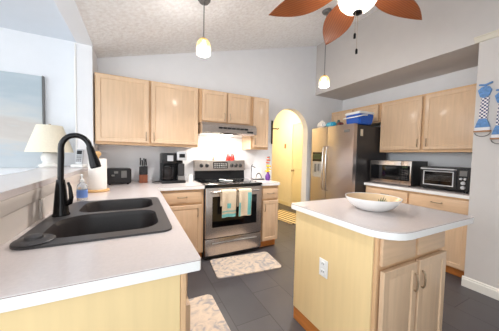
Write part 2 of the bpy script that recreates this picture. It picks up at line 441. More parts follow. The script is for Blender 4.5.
d.panel(0.09, 0.36, 0.2, 1.0, -0.012, 0.004, 0.02, 0.003); d.panel(0.42, 0.69, 0.2, 1.0, -0.012, 0.004, 0.02, 0.003)
d.build('door_leaf', 'hall_door', hd)
d = MB(); d.box(-0.10, -0.012, -0.022, 0, 0, 2.15, 0.004, 1); d.box(0.792, 0.86, -0.022, 0, 0, 2.15, 0.004, 1); d.box(-0.012, 0.792, -0.022, 0, 2.062, 2.15, 0.004, 1)
d.build('door_casing', 'hall', hd)
MB().lathe([(0, 0), (0.026, 0), (0.026, 0.006), (0.01, 0.01), (0.01, 0.035), (0.026, 0.045), (0.028, 0.06), (0.015, 0.072), (0, 0.073)], (0.06, -0.012, 0.93), 20, (0, -1, 0)).build('door_knob', 'pull', hd)

# ------------------------------------------------------------------ cabinets
def pull(kind, cx, cz, y, L=0.096):
    m = MB(); h = L/2; out = 0.026
    prof = [(-h, 0), (-h, out*0.75), (-h*0.72, out), (0, out*1.12), (h*0.72, out), (h, out*0.75), (h, 0)]
    if kind == 'v': m.tube([(cx, y-o, cz+s) for s, o in prof], 0.0052, 8)
    else: m.tube([(cx+s, y-o, cz) for s, o in prof], 0.0052, 8)
    for s in (-h, h):
        p = (cx, y, cz+s) if kind == 'v' else (cx+s, y, cz)
        m.lathe([(0, 0), (0.009, 0), (0.007, 0.004), (0, 0.004)], p, 10, (0, -1, 0))
    return m
def cabinet(name, label, cat, loc, rot, w, d, h, fronts, toe=0.0, toe_mat='toe', frame_mat='frame', side='maple', top=True, group=None, rail=0.0):
    r = thing(name, label, cat, loc, rot, group)
    b = MB(); z0 = toe
    b.box(0, 0.016, 0.018, d, z0, h); b.box(w-0.016, w, 0.018, d, z0, h)
    b.box(0.016, w-0.016, d-0.01, d, z0, h); b.box(0.016, w-0.016, 0.018, d-0.01, z0, z0+0.016)
    if top: b.box(0.016, w-0.016, 0.018, d-0.01, h-0.016, h)
    b.build('carcass', side, r)
    MB().box(0, w, 0, 0.018, z0, h, 0.0015, 1).build('face_frame', frame_mat, r)
    if rail: MB().box(-0.002, w+0.002, -0.024, 0.016, h-rail, h+0.004, 0.003, 1).build('top_rail', frame_mat, r)
    if toe: MB().box(0.005, w-0.005, 0.05, 0.068, 0, toe).build('toe_kick', toe_mat, r)
    for f in fronts:
        kind, x0, x1, a, c, hd = f
        if kind == 'door':
            o = MB().panel(x0, x1, a, c, -0.0205, 0.0195).build('door', 'maple', r)
        else:
            o = MB().box(x0, x1, -0.0205, -0.001, a, c, 0.004, 2).build('drawer', 'maple_h', r)
        if hd: pull(hd[0], hd[1], hd[2], -0.0205 - (0.003 if kind == 'door' else 0)).build('handle', 'pull', o)
    return r
UY = -0.31      # face of the wall cabinets on the back wall
cabinet('wall_cabinet', 'wide two-door maple wall cabinet above the coffee maker', 'cabinet', (-1.118, UY, 1.37), 0, 1.112, 0.308, 0.76,
        [('door', 0.012, 0.527, 0.03, 0.745, ('v', 0.508-0.008, 0.105)), ('door', 0.553, 1.10, 0.03, 0.745, ('v', 0.553+0.03, 0.105))])
cabinet('wall_cabinet', 'short two-door maple wall cabinet directly over the range hood', 'cabinet', (-0.002, UY, 1.69), 0, 0.762, 0.308, 0.44,
        [('door', 0.04, 0.372, 0.03, 0.425, ('v', 0.345, 0.10)), ('door', 0.392, 0.724, 0.03, 0.425, ('v', 0.419, 0.10))])
cabinet('wall_cabinet', 'narrow single-door maple wall cabinet between hood and arch', 'cabinet', (0.764, UY, 1.37), 0, 0.292, 0.308, 0.76,
        [('door', 0.025, 0.272, 0.03, 0.745, ('v', 0.05, 0.12))])
cabinet('base_cabinet', 'maple base cabinet with drawer and door left of the stove', 'cabinet', (-0.535, -0.6, 0), 0, 0.53, 0.595, 0.873,
        [('drawer', 0.06, 0.50, 0.715, 0.848, ('h', 0.28, 0.785)), ('door', 0.06, 0.50, 0.12, 0.69, ('v', 0.455, 0.60))], toe=0.095)
cabinet('base_cabinet', 'narrow maple base cabinet with drawer and door right of the stove', 'cabinet', (0.782, -0.6, 0), 0, 0.286, 0.595, 0.873,
        [('drawer', 0.022, 0.27, 0.69, 0.835, ('h', 0.146, 0.765)), ('door', 0.022, 0.27, 0.115, 0.665, ('v', 0.052, 0.575))], toe=0.095)
# cabinets under the sink counter, facing the stove aisle
pc = cabinet('base_cabinet', 'long maple sink base cabinet with pale yellow end panel under the near counter', 'cabinet', (-0.565, -2.405, 0), PI/2, 1.74, 0.61, 0.872,
        [('door', 0.05, 0.46, 0.12, 0.69, ('v', 0.42, 0.60)), ('door', 0.49, 0.9, 0.12, 0.69, ('v', 0.53, 0.60)), ('door', 0.94, 1.34, 0.12, 0.69, ('v', 0.98, 0.6)),
         ('drawer', 0.05, 0.46, 0.715, 0.848, ('h', 0.255, 0.785)), ('drawer', 0.49, 0.9, 0.715, 0.848, ('h', 0.695, 0.785)), ('drawer', 0.94, 1.34, 0.715, 0.848, ('h', 1.14, 0.785))],
        toe=0.095, top=False)
MB().box(-0.03, -0.002, 0.02, 0.61, 0.0, 0.872, 0.002, 1).build('end_panel', 'veneer', pc)
MB().box(-0.031, -0.002, 0.0, 0.019, 0.0, 0.872, 0.002, 1).build('corner_stile', 'frame', pc)
# right wall
WF = WX-0.33
cabinet('wall_cabinet', 'tall two-door maple wall cabinet above the microwave', 'cabinet', (WF+0.02, -1.012, 1.37), -PI/2, 1.21, 0.306, 0.765,
        [('door', 0.02, 0.568, 0.035, 0.735, ('v', 0.536, 0.125)), ('door', 0.608, 1.19, 0.035, 0.735, ('v', 0.640, 0.125))])
cabinet('wall_cabinet', 'short two-door maple wall cabinet over the refrigerator', 'cabinet', (WF+0.02, -0.02, 1.835), -PI/2, 0.985, 0.306, 0.30,
        [('door', 0.03, 0.49, 0.02, 0.27, ('v', 0.46, 0.07)), ('door', 0.52, 0.96, 0.02, 0.27, ('v', 0.55, 0.07))])
cabinet('base_cabinet', 'maple base cabinet run with two drawers under the microwave', 'cabinet', (WX-0.6, -1.012, 0), -PI/2, 1.213, 0.595, 0.873,
        [('drawer', 0.025, 0.595, 0.705, 0.848, ('h', 0.31, 0.785)), ('drawer', 0.62, 1.19, 0.705, 0.848, ('h', 0.905, 0.785)),
         ('door', 0.025, 0.595, 0.115, 0.68, ('v', 0.555, 0.59)), ('door', 0.62, 1.19, 0.115, 0.68, ('v', 0.66, 0.59))], toe=0.095)
# island
isl = cabinet('island_cabinet', 'freestanding maple island cabinet with two doors and yellow side panels', 'kitchen island', (0.40, -2.50, 0), 0, 0.675, 0.64, 0.872,
        [('drawer', 0.014, 0.322, 0.715, 0.862, None), ('drawer', 0.349, 0.661, 0.715, 0.862, None),
         ('door', 0.014, 0.322, 0.11, 0.69, ('v', 0.297, 0.575)), ('door', 0.349, 0.661, 0.11, 0.69, ('v', 0.374, 0.575))], toe=0.095, top=False)
MB().box(-0.014, -0.001, 0.018, 0.64, 0.1, 0.872, 0.002, 1).build('side_panel', 'veneer', isl)
MB().box(0.676, 0.689, 0.018, 0.64, 0.1, 0.872, 0.002, 1).build('side_panel', 'veneer', isl)
MB().box(-0.014, 0.689, 0.641, 0.654, 0.1, 0.872, 0.002, 1).build('back_panel', 'veneer', isl)
for sx in (-0.012, 0.673): MB().box(sx, sx+0.014, 0.06, 0.65, 0.0, 0.099, 0.002, 1).build('skirting', 'toe', isl)

# ------------------------------------------------------------------ worktops
def counter(name, label, outer, holes=(), z0=0.8745, z1=0.914, cat='countertop'):
    r = thing(name, label, cat, (0, 0, 0))
    MB().prism(outer, z1-0.0035, z1, 'xy', holes).build('top_sheet', 'counter', r)
    MB().prism(outer, z0, z1-0.0052, 'xy', holes).build('edge_band', 'edge', r)
    def shrink(lp, s):
        cx = sum(p[0] for p in lp)/len(lp); cy = sum(p[1] for p in lp)/len(lp)
        return [(x, y) for x, y in lp]
    MB().prism(outer, z1-0.0052, z1-0.0035, 'xy', holes).build('seam', 'seam', r)
    return r
CUT = rrect(-1.14, -0.585, -2.095, -1.265, 0.05)
L_out = [(-1.1835, -2.456), (-0.523, -2.456), (-0.518, -2.450), (-0.518, -0.637), (-0.004, -0.637), (-0.004, -0.002), (-1.128, -0.002), (-1.128, -0.337), (-1.1835, -0.337)]
counter('countertop', 'L-shaped offwhite laminate worktop around the dark sink', L_out, [CUT], z0=0.8738)
counter('countertop', 'short offwhite laminate worktop right of the stove', [(0.777, -0.637), (1.063, -0.637), (1.072, -0.628), (1.072, -0.002), (0.777, -0.002)])
counter('countertop', 'offwhite laminate worktop under the microwave', [(WX-0.64, YE+0.002), (WX-0.002, YE+0.002), (WX-0.002, -1.01), (WX-0.64, -1.01)])
counter('countertop', 'offwhite laminate island top with rounded corners', rrect(0.356, 1.232, -2.60, -1.812, [0.02, 0.02, 0.16, 0.02]), z0=0.8725)
# bar ledge over the half wall
lg = [(-1.50, -2.5), (-1.175, -2.5), (-1.175, -0.342), (-1.286, -0.342), (-1.286, -0.002), (-1.56, -0.002), (-1.56, -0.45), (-1.50, -0.9)]
o = MB().prism(lg, 1.0885, 1.12, 'xy').build('bar_ledge', 'counter'); tag(o, 'long offwhite bar ledge on the half wall behind the sink', 'ledge')

# ------------------------------------------------------------------ sink and faucet
sk = thing('kitchen_sink', 'dark granite double bowl drop-in sink in the near worktop', 'sink', (0, 0, 0))
outer = rrect(-1.15, -0.565, -2.125, -1.24, [0.05, 0.12, 0.07, 0.05])
b1 = rrect(-1.085, -0.618, -2.055, -1.665, [0.10, 0.15, 0.10, 0.10])
b2 = rrect(-1.035, -0.618, -1.625, -1.275, [0.09, 0.10, 0.09, 0.10])
rim = MB(); rim.prism(outer, 0.9145, 0.923, 'xy', [b1, b2]); rim.build('rim', 'sink', sk)
def basin(lp, depth, name):
    m = MB(); t = bmesh.new(); cx = sum(p[0] for p in lp)/len(lp); cy = sum(p[1] for p in lp)/len(lp)
    lev = [(1.0, 0.9225), (0.985, 0.912), (0.965, 0.90), (0.93, 0.923-depth+0.03), (0.88, 0.923-depth+0.006), (0.80, 0.923-depth), (0.12, 0.923-depth-0.004)]
    rings = [[t.verts.new((cx+(x-cx)*s, cy+(y-cy)*s, z)) for x, y in lp] for s, z in lev]
    for a, b in zip(rings, rings[1:]):
        n = len(a)
        for i in range(n): t.faces.new((a[i], a[(i+1) % n], b[(i+1) % n], b[i]))
    t.faces.new(rings[-1])
    t.normal_update(); bmesh.ops.solidify(t, geom=list(t.faces), thickness=0.003)
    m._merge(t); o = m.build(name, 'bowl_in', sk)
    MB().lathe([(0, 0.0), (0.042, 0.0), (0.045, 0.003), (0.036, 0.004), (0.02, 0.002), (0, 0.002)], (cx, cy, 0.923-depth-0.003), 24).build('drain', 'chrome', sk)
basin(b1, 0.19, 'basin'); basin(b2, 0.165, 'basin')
o = MB().lathe([(0, 0), (0.062, 0), (0.066, 0.004), (0.06, 0.009), (0.03, 0.012), (0.028, 0.022), (0.02, 0.026), (0, 0.026)], (-1.082, -2.058, 0.9232), 32).build('sink_stopper', 'sink')
tag(o, 'round dark sink stopper lying on the near left sink rim', 'sink stopper')
fc = thing('faucet', 'tall black gooseneck kitchen faucet with pull-down head behind the sink', 'faucet', (-1.098, -1.635, 0.9232))
MB().lathe([(0, 0), (0.041, 0), (0.041, 0.006), (0.036, 0.014), (0.031, 0.08), (0.025, 0.15), (0.019, 0.20), (0.0, 0.20)], (0, 0, 0), 28).build('body', 'bronze', fc)
pts = [(0.0, 0, 0.19), (0.002, 0, 0.27), (0.004, 0, 0.34)]
for k in range(0, 13):
    a = R(180 - k*14.3); pts.append((0.070+0.066*math.cos(a), 0, 0.375+0.074*math.sin(a)))
MB().tube(pts, 0.0145, 16).build('gooseneck', 'bronze', fc)
e = Vector(pts[-1]); dr = (Vector(pts[-1])-Vector(pts[-2])).normalized()
h = MB(); h.tube([e-dr*0.004, e+dr*0.01, e+dr*0.05, e+dr*0.09, e+dr*0.12, e+dr*0.125], [0.016, 0.0185, 0.021, 0.027, 0.028, 0.024], 20); h.build('spray_head', 'bronze', fc)
h = MB(); h.tube([(0.02, -0.01, 0.06), (0.045, -0.022, 0.072), (0.052, -0.026, 0.10), (0.045, -0.02, 0.16), (0.036, -0.016, 0.185)], [0.013, 0.013, 0.011, 0.008, 0.006], 12); h.build('lever', 'bronze', fc)

# ------------------------------------------------------------------ stove
st = thing('stove', 'freestanding stainless electric stove with black glass cooktop', 'stove', (0.002, 0, 0))
SW = 0.772
b = MB(); b.box(0, SW, -0.615, -0.03, 0.02, 0.895); b.box(0.03, SW-0.03, -0.58, -0.06, 0.0, 0.02); b.build('body', 'darkside', st)
MB().box(-0.001, SW+0.001, -0.652, -0.03, 0.8955, 0.922, 0.006, 2).build('cooktop', 'blackgloss', st)
for (x, y, r) in ((0.2, -0.47, 0.1), (0.56, -0.47, 0.085), (0.2, -0.2, 0.075), (0.56, -0.2, 0.1)):
    MB().lathe([(r-0.003, 0), (r, 0), (r, 0.0004), (r-0.003, 0.0004), (r-0.003, 0)], (x, y, 0.9222), 36).build('burner_ring', 'grey', st)
b = MB(); b.prism([(-0.1, 0.9225), (-0.012, 0.9225), (-0.012, 1.055), (-0.085, 1.055)], 0.005, SW-0.005, 'yz'); b.build('back_riser', 'blackgloss', st)
b = MB(); b.prism([(-0.115, 1.05), (-0.006, 1.05), (-0.006, 1.195), (-0.02, 1.203), (-0.075, 1.203), (-0.088, 1.195)], 0, SW, 'yz'); bg = b.build('backguard', 'steel_h', st)
sl = (0.027/0.145)
def bgy(z): return -0.115 + sl*(z-1.05)
dsp = MB(Matrix.Translation((0.375, bgy(1.125)-0.001, 1.125)) @ Matrix.Rotation(-math.atan(sl), 4, 'X')); dsp.box(-0.11, 0.115, -0.003, 0.003, -0.047, 0.047, 0.002, 1); dp = dsp.build('display', 'blackgloss', st)
kb = MB(Matrix.Translation((0.375, bgy(1.125)-0.005, 1.125)) @ Matrix.Rotation(-math.atan(sl), 4, 'X'))
for i in range(6):
    for j in range(3):
        kb.box(-0.095+i*0.034, -0.072+i*0.034, -0.001, 0.0, -0.036+j*0.026, -0.022+j*0.026)
kb.build('touch_keys', 'grey', dp)
for x in (0.095, 0.175, 0.555, 0.625, 0.695):
    MB().lathe([(0, 0), (0.027, 0), (0.027, 0.004), (0.022, 0.006), (0.02, 0.026), (0.016, 0.029), (0, 0.029)], (x, bgy(1.125), 1.125), 20, (0, -1, -0.18)).build('knob', 'black', st)
dr = MB(); dr.box(0.004, SW-0.004, -0.66, -0.617, 0.268, 0.882, 0.006, 2); od = dr.build('oven_door', 'steel_h', st)
MB().box(0.085, SW-0.085, -0.6635, -0.659, 0.40, 0.775, 0.003, 1).build('window', 'blackgloss', od)
hm = MB(); hm.tube([(0.06+0.636*i/12, -0.705-0.012*math.sin(PI*i/12), 0.835) for i in range(13)], 0.012, 12)
hm.cyl((0.085, -0.655, 0.835), (0.085, -0.708, 0.835), 0.010); hm.cyl((SW-0.085, -0.655, 0.835), (SW-0.085, -0.708, 0.835), 0.010)
hm.build('handle', 'chrome', od)
dw = MB(); dw.box(0.004, SW-0.004, -0.655, -0.617, 0.055, 0.258, 0.006, 2); dd = dw.build('storage_drawer', 'steel_h', st)
hm = MB(); hm.prism([(-0.654, 0.222), (-0.676, 0.218), (-0.682, 0.208), (-0.676, 0.2), (-0.654, 0.196)], 0.08, SW-0.08, 'yz'); hm.build('handle', 'chrome', dd)
# spoon rest on the cooktop
sr = MB(); sr.lathe([(0, 0.004), (0.038, 0.004), (0.05, 0.012), (0.052, 0.012), (0.04, 0.0), (0, 0.0)], (0.40, -0.40, 0.9228), 24)
sr.tube([(0.37, -0.35, 0.932), (0.34, -0.30, 0.936), (0.31, -0.26, 0.934)], [0.012, 0.009, 0.007], 10)
o = sr.build('spoon_rest', 'ceramic'); tag(o, 'white spoon rest lying on the black cooktop', 'spoon rest')

# two towels over the oven handle
def towel(name, label, x0, x1, zf, zb, stripe_z, fringe=False):
    r = thing(name, label, 'towel', (x0, -0.715, 0.86), 0, 'tea towels on the oven handle')
    W = x1-x0
    path = [(-0.705+0.032, zb)]
    yb, yf = -0.682, -0.738
    path = [(yb, zb), (yb, zb+(0.84-zb)*0.5), (yb-0.0, 0.838)]
    for k in range(0, 9):
        a = R(0 + k*22.5); path.append((-0.710+0.028*math.cos(a), 0.838+0.022*math.sin(a)))
    n = 10
    for k in range(1, n+1): path.append((yf-0.004*math.sin(k*0.5), 0.838+(zf-0.838)*k/n))
    def f(u, v):
        s = v*(len(path)-1); i = min(int(s), len(path)-2); q = s-i
        y = path[i][0]*(1-q)+path[i+1][0]*q; z = path[i][1]*(1-q)+path[i+1][1]*q
        drop = max(0, 0.83-z) if y < -0.72 else 0
        y += -0.010*math.sin(u*9+0.7)*min(1, drop*8) - 0.004
        return (u*W*(1-0.05*drop) , y+0.715, z-0.86)
    MB().surf(f, 14, 40, 0.004).build('cloth', 'cotton', r)
    def band(z0, z1, mt, nm, x0=0.0, x1=1.0):
        def g(u, v):
            z = z0+(z1-z0)*v; k = (0.838-z)/(0.838-zf)*n; uu = x0+(x1-x0)*u
            drop = 0.83-z
            y = yf-0.004*math.sin(k*0.5) - 0.010*math.sin(uu*9+0.7)*min(1, drop*8) - 0.004 - 0.0065
            return (uu*W*(1-0.05*drop), y+0.715, z-0.86)
        MB().surf(g, 12, 6, 0.001).build(nm, mt, r)
    for z0, z1, mt, nm, a, c in stripe_z: band(z0, z1, mt, nm, a, c)
    return r
towel('kitchen_towel', 'beige tea towel with teal border, left one on the oven handle', 0.178, 0.36, 0.535, 0.66,
      [(0.537, 0.575, 'tealcotton', 'border', 0, 1), (0.60, 0.612, 'tealcotton', 'stripe', 0, 1), (0.64, 0.70, 'tealcotton', 'motif', 0.38, 0.62)])
towel('kitchen_towel', 'beige tea towel with teal side panel, right one on the oven handle', 0.395, 0.57, 0.53, 0.64,
      [(0.54, 0.82, 'tealcotton', 'side_panel', 0.68, 0.98), (0.532, 0.70, 'tealcotton', 'edge_stripe', 0.0, 0.12)])

# range hood
hd = thing('range_hood', 'stainless under-cabinet range hood above the stove', 'range hood', (0.0, 0, 0))
MB().prism([(-0.002, 1.688), (-0.46, 1.688), (-0.495, 1.65), (-0.495, 1.565), (-0.47, 1.545), (-0.002, 1.545)], 0.0, 0.756, 'yz').build('shell', 'steel_h', hd)
v = MB()
for i in range(7): v.box(0.21+i*0.06, 0.262+i*0.06, -0.5, -0.494, 1.612, 1.634)
v.build('vent_slots', 'black', hd)
v = MB(); v.box(0.61, 0.70, -0.499, -0.494, 1.58, 1.60); v.build('switches', 'black', hd)
MB().box(0.30, 0.44, -0.40, -0.25, 1.535, 1.5448, 0.004, 1).build('lamp_lens', 'hood_light', hd)
area('range_hood_lamp', (0.37, -0.325, 1.53), (0.37, -0.2, 0.9), 0.14, 0.14, 6, (1.0, 0.95, 0.86))

# ------------------------------------------------------------------ refrigerator
fr = thing('refrigerator', 'side-by-side stainless refrigerator with dark sides beside the arch', 'refrigerator', (2.075, -0.13, 0), -PI/2)
FW = 0.87
MB().box(0.002, FW-0.002, 0.085, 0.80, 0.03, 1.765, 0.004, 1).build('cabinet_body', 'darkside', fr)
def fdoor(x0, x1, nm):
    m = MB(); n = 10
    pr = [(x0, 0.078)] + [(x0+(x1-x0)*i/n, 0.008-0.008*math.sin(PI*i/n)) for i in range(n+1)] + [(x1, 0.078)]
    m.prism(pr, 0.06, 1.775, 'xy'); return m.build(nm, 'steel', fr)
fz = fdoor(0.003, 0.362, 'freezer_door'); fd = fdoor(0.370, FW-0.003, 'fridge_door')
for par, x in ((fz, 0.332), (fd, 0.402)):
    m = MB(); m.tube([(x, 0.01, 0.73), (x, -0.035, 0.74), (x, -0.05, 0.80), (x, -0.056, 1.1), (x, -0.05, 1.38), (x, -0.035, 1.44), (x, 0.01, 1.45)], 0.012, 12)
    m.build('handle', 'chrome', par)
dz = MB(); dz.box(0.045, 0.285, -0.006, 0.004, 1.20, 1.36, 0.003, 1); q = dz.build('dispenser_panel', 'blackgloss', fz)
dz = MB(); dz.box(0.07, 0.255, -0.0075, -0.0055, 1.24, 1.33); dz.build('display', 'display', fz)
dz = MB(); dz.box(0.05, 0.28, -0.005, 0.003, 0.93, 1.195, 0.003, 1); dz.build('dispenser_recess', 'recess', fz)
dz = MB(); dz.box(0.11, 0.15, -0.02, -0.004, 1.02, 1.16, 0.004, 1); dz.box(0.19, 0.225, -0.02, -0.004, 1.04, 1.16, 0.004, 1); dz.build('paddle', 'grey', fz)
dz = MB(); dz.box(0.70, 0.80, -0.004, 0.002, 1.66, 1.695, 0.002, 1); dz.build('badge', 'grey', fd)
dz = MB(); dz.box(0.02, FW-0.02, 0.03, 0.09, 0.005, 0.056); dz.build('grille', 'black', fr)
o = MB().box(2.22, 2.27, -1.0065, -0.9985, 1.60, 1.70, 0.002, 1).build('fridge_magnet', 'beige'); tag(o, 'small beige magnet on the dark side of the refrigerator', 'magnet')
ft = 1.7755
# things on top of the refrigerator
cl = thing('cooler_box', 'blue cooler box with white lid on the refrigerator', 'cooler', (2.31, -0.90, 1.7752), R(-96))
b = MB()
def frus(m, w0, d0, w1, d1, z0, z1, bev=0.01):
    t = bmesh.new(); bmesh.ops.create_cube(t, size=1)
    for v in t.verts:
        k = v.co.z+.5; v.co = Vector((v.co.x*(w0+(w1-w0)*k), v.co.y*(d0+(d1-d0)*k), z0+(z1-z0)*k))
    bmesh.ops.bevel(t, geom=list(t.edges), offset=bev, segments=2, affect='EDGES'); m._merge(t)
frus(b, 0.25, 0.26, 0.28, 0.29, 0.0, 0.15, 0.015); b.build('body', 'blue', cl)
b = MB(); frus(b, 0.295, 0.305, 0.28, 0.29, 0.1505, 0.185, 0.01); b.build('lid', 'white', cl)
b = MB(); b.tube([(-0.145, 0.0, 0.13), (-0.16, -0.10, 0.12), (-0.14, -0.17, 0.10), (0.14, -0.17, 0.10), (0.16, -0.10, 0.12), (0.145, 0.0, 0.13)], 0.009, 8); b.build('handle', 'white', cl)
b = MB(); frus(b, 0.13, 0.16, 0.09, 0.10, 0.0, 0.125, 0.03)
o = b.build('paper_bag', 'paper'); o.location = (2.16, -0.29, 1.7752); o.scale = (1.0, 1.35, 1.05); tag(o, 'small white paper bag at the left end of the refrigerator top', 'bag')
b = MB(); frus(b, 0.17, 0.12, 0.16, 0.10, 0.0, 0.075, 0.02)
o = b.build('snack_packet', 'teal'); o.location = (2.16, -0.495, 1.7752); o.scale = (1.1, 1, 1.05); o.rotation_euler = (0, 0, R(80)); tag(o, 'bright blue packet beside the white bag on the refrigerator', 'packet')
b = MB(); b.lathe([(0, 0), (0.035, 0), (0.04, 0.05), (0.02, 0.085), (0.018, 0.10), (0.0, 0.10)], (0, 0, 0), 20)
o = b.build('bottle', 'greenish'); o.location = (2.17, -0.635, 1.7752); tag(o, 'small dark green bottle between blue packet and cooler on the refrigerator', 'bottle')
b = MB(); frus(b, 0.09, 0.07, 0.08, 0.06, 0, 0.05, 0.012)
o = b.build('candy_box', 'maroon'); o.location = (2.115, -0.72, 1.7752); tag(o, 'small maroon box in front of the cooler on the refrigerator', 'box')

# ------------------------------------------------------------------ microwave and toaster oven
mw = thing('microwave', 'stainless and black microwave on the worktop beside the refrigerator', 'microwave', (2.43, -1.03, 0.9142), -PI/2)
b = MB(); b.box(0.0, 0.565, 0.022, 0.40, 0.012, 0.335, 0.004, 1)
for x in (0.04, 0.52):
    for y in (0.06, 0.36): b.cyl((x, y, 0), (x, y, 0.013), 0.015)
b.build('case', 'darkside', mw)
b = MB(); b.box(0.0, 0.435, 0.0, 0.021, 0.014, 0.333, 0.004, 2); dd = b.build('door', 'steel_h', mw)
MB().box(0.012, 0.4345, -0.002, 0.004, 0.068, 0.272, 0.002, 1).build('window', 'blackgloss', dd)
b = MB(); b.box(0.439, 0.565, 0.0, 0.021, 0.014, 0.333, 0.004, 2); pp = b.build('control_panel', 'steel_h', mw)
MB().box(0.4395, 0.552, -0.002, 0.004, 0.068, 0.272, 0.002, 1).build('keypad', 'blackgloss', pp)
b = MB()
for i in range(3):
    for j in range(5): b.box(0.455+i*0.026, 0.473+i*0.026, -0.003, -0.0015, 0.085+j*0.03, 0.10+j*0.03)
b.build('keys', 'darkside', pp)
MB().box(0.455, 0.525, -0.003, -0.0015, 0.24, 0.262).build('clock', 'display', pp)

to = thing('toaster_oven', 'black toaster oven with steel handle, right of the microwave', 'toaster oven', (2.455, -1.685, 0.9142), -PI/2)
b = MB(); b.box(0.0, 0.475, 0.02, 0.36, 0.018, 0.275, 0.008, 2)
for x in (0.04, 0.43):
    for y in (0.05, 0.32): b.cyl((x, y, 0), (x, y, 0.02), 0.016)
b.build('case', 'black', to)
b = MB()
b.prism([(0.01, 0.03), (0.36, 0.03), (0.36, 0.268), (0.01, 0.268)], 0.006, 0.0195, 'xz', [[(0.04, 0.06), (0.33, 0.06), (0.33, 0.225), (0.04, 0.225)]]); dd = b.build('door', 'black', to)
b = MB(); b.prism([(0.036, 0.056), (0.334, 0.056), (0.334, 0.229), (0.036, 0.229)], 0.003, 0.0055, 'xz', [[(0.047, 0.067), (0.323, 0.067), (0.323, 0.218), (0.047, 0.218)]]); b.build('window_rim', 'silver', dd)
MB().box(0.041, 0.329, 0.014, 0.018, 0.061, 0.224).build('window', 'blackgloss', dd)
b = MB(); b.tube([(0.02, 0.008, 0.25), (0.022, -0.03, 0.252), (0.35, -0.03, 0.252), (0.352, 0.008, 0.25)], 0.009, 10); b.build('handle', 'silver', dd)
b = MB()
for k in range(5): b.tube([(0.05, 0.0125, 0.115+k*0.014), (0.32, 0.0125, 0.115+k*0.014)], 0.0012, 6)
b.build('rack', 'grey', to)
MB().box(0.364, 0.474, 0.004, 0.0195, 0.03, 0.268, 0.003, 1).build('control_panel', 'black', to)
MB().box(0.385, 0.45, 0.0, 0.0038, 0.185, 0.245, 0.002, 1).build('screen', 'grey', to)
for (x, z, r) in ((0.40, 0.155, 0.013), (0.435, 0.155, 0.013), (0.42, 0.11, 0.02), (0.42, 0.06, 0.02)):
    MB().lathe([(0, 0), (r, 0), (r*0.9, 0.018), (0, 0.019)], (x, 0.004, z), 18, (0, -1, 0)).build('knob', 'silver', to)

# ------------------------------------------------------------------ small things on the worktops
tr = thing('toaster', 'black long-slot toaster on the counter below the left wall cabinet', 'toaster', (-0.905, -0.21, 0.9142), R(6))
b = MB(); b.box(-0.125, 0.125, -0.085, 0.085, 0.012, 0.185, 0.022, 3)
for x in (-0.09, 0.09):
    for y in (-0.06, 0.06): b.cyl((x, y, 0), (x, y, 0.014), 0.012)
b.build('case', 'black', tr)
b = MB(); b.box(-0.09, 0.09, -0.045, -0.02, 0.183, 0.187); b.box(-0.09, 0.09, 0.02, 0.045, 0.183, 0.187); b.build('slots', 'grey', tr)
b = MB(); b.box(-0.05, -0.01, -0.0875, -0.084, 0.13, 0.155, 0.002, 1); b.box(0.02, 0.075, -0.0875, -0.084, 0.08, 0.16, 0.002, 1); b.build('controls', 'grey', tr)
b = MB(); b.box(-0.075, -0.045, -0.108, -0.084, 0.1, 0.118, 0.004, 1); b.build('lever', 'grey', tr)

kb = thing('knife_block', 'reddish wood knife block with black upper half by the toaster', 'knife block', (-0.645, -0.145, 0.9142))
b = MB(); frus(b, 0.095, 0.09, 0.095, 0.09, 0, 0.10, 0.005); b.build('base', 'redwood', kb)
b = MB(); frus(b, 0.095, 0.09, 0.095, 0.085, 0.1005, 0.205, 0.005); b.build('upper', 'coffee_glass', kb)
for i, (x, y, h) in enumerate(((-0.032, 0.02, 0.10), (-0.012, -0.02, 0.075), (0.01, 0.015, 0.095), (0.03, -0.015, 0.07), (0.032, 0.025, 0.09))):
    k = thing('kitchen_knife', 'black-handled kitchen knife standing in the knife block', 'knife', (-0.645+x, -0.145+y, 1.1197), R(i*20), 'knives in the knife block')
    b = MB(); b.tube([(0, 0, 0.006), (0, 0, 0.03), (0, 0.002, h*0.7), (0, 0.006, h)], [0.008, 0.0085, 0.0075, 0.009], 10); b.build('handle', 'black', k)
    MB().box(-0.005, 0.005, -0.003, 0.003, 0.0, 0.006).build('bolster', 'chrome', k)

cm = thing('coffee_maker', 'black two-way coffee maker with glass carafe and silver right top', 'coffee maker', (-0.31, -0.20, 0.9142), R(2))
b = MB(); b.box(-0.142, 0.142, -0.15, 0.12, 0.0, 0.035, 0.008, 2); b.box(-0.138, 0.138, 0.02, 0.12, 0.03, 0.37, 0.008, 2)
b.build('case', 'black', cm)
b = MB(); b.box(-0.142, 0.028, -0.14, 0.03, 0.245, 0.375, 0.012, 2); b.build('brew_head', 'black', cm)
b = MB(); b.box(-0.082, -0.012, -0.1435, -0.139, 0.275, 0.345, 0.003, 1); b.build('button_panel', 'silver', cm)
b = MB(); b.box(0.03, 0.15, -0.16, 0.03, 0.285, 0.395, 0.014, 3); sv = b.build('single_serve_head', 'silver', cm)
b = MB(); b.box(0.055, 0.125, -0.1635, -0.159, 0.32, 0.367, 0.003, 1); b.build('screen', 'black', sv)
b = MB(); b.box(0.05, 0.128, -0.13, 0.02, 0.09, 0.245, 0.01, 2); b.build('cup_bay', 'darkside', cm)
b = MB(); b.box(0.045, 0.132, -0.145, -0.01, 0.036, 0.088, 0.006, 2); b.build('drip_tray', 'grey', cm)
cf = thing('coffee_carafe', 'glass coffee carafe with black handle standing in the coffee maker', 'carafe', (-0.37, -0.27, 0.9497))
MB().lathe([(0, 0), (0.055, 0), (0.066, 0.02), (0.07, 0.08), (0.062, 0.14), (0.05, 0.165), (0.048, 0.165), (0.059, 0.139), (0.067, 0.08), (0.063, 0.022), (0.053, 0.004), (0, 0.004)], (0, 0, 0), 28).build('glass', 'coffee_glass', cf)
MB().lathe([(0, 0.166), (0.053, 0.166), (0.053, 0.185), (0.03, 0.193), (0, 0.193)], (0, 0, 0), 28).build('lid', 'black', cf)
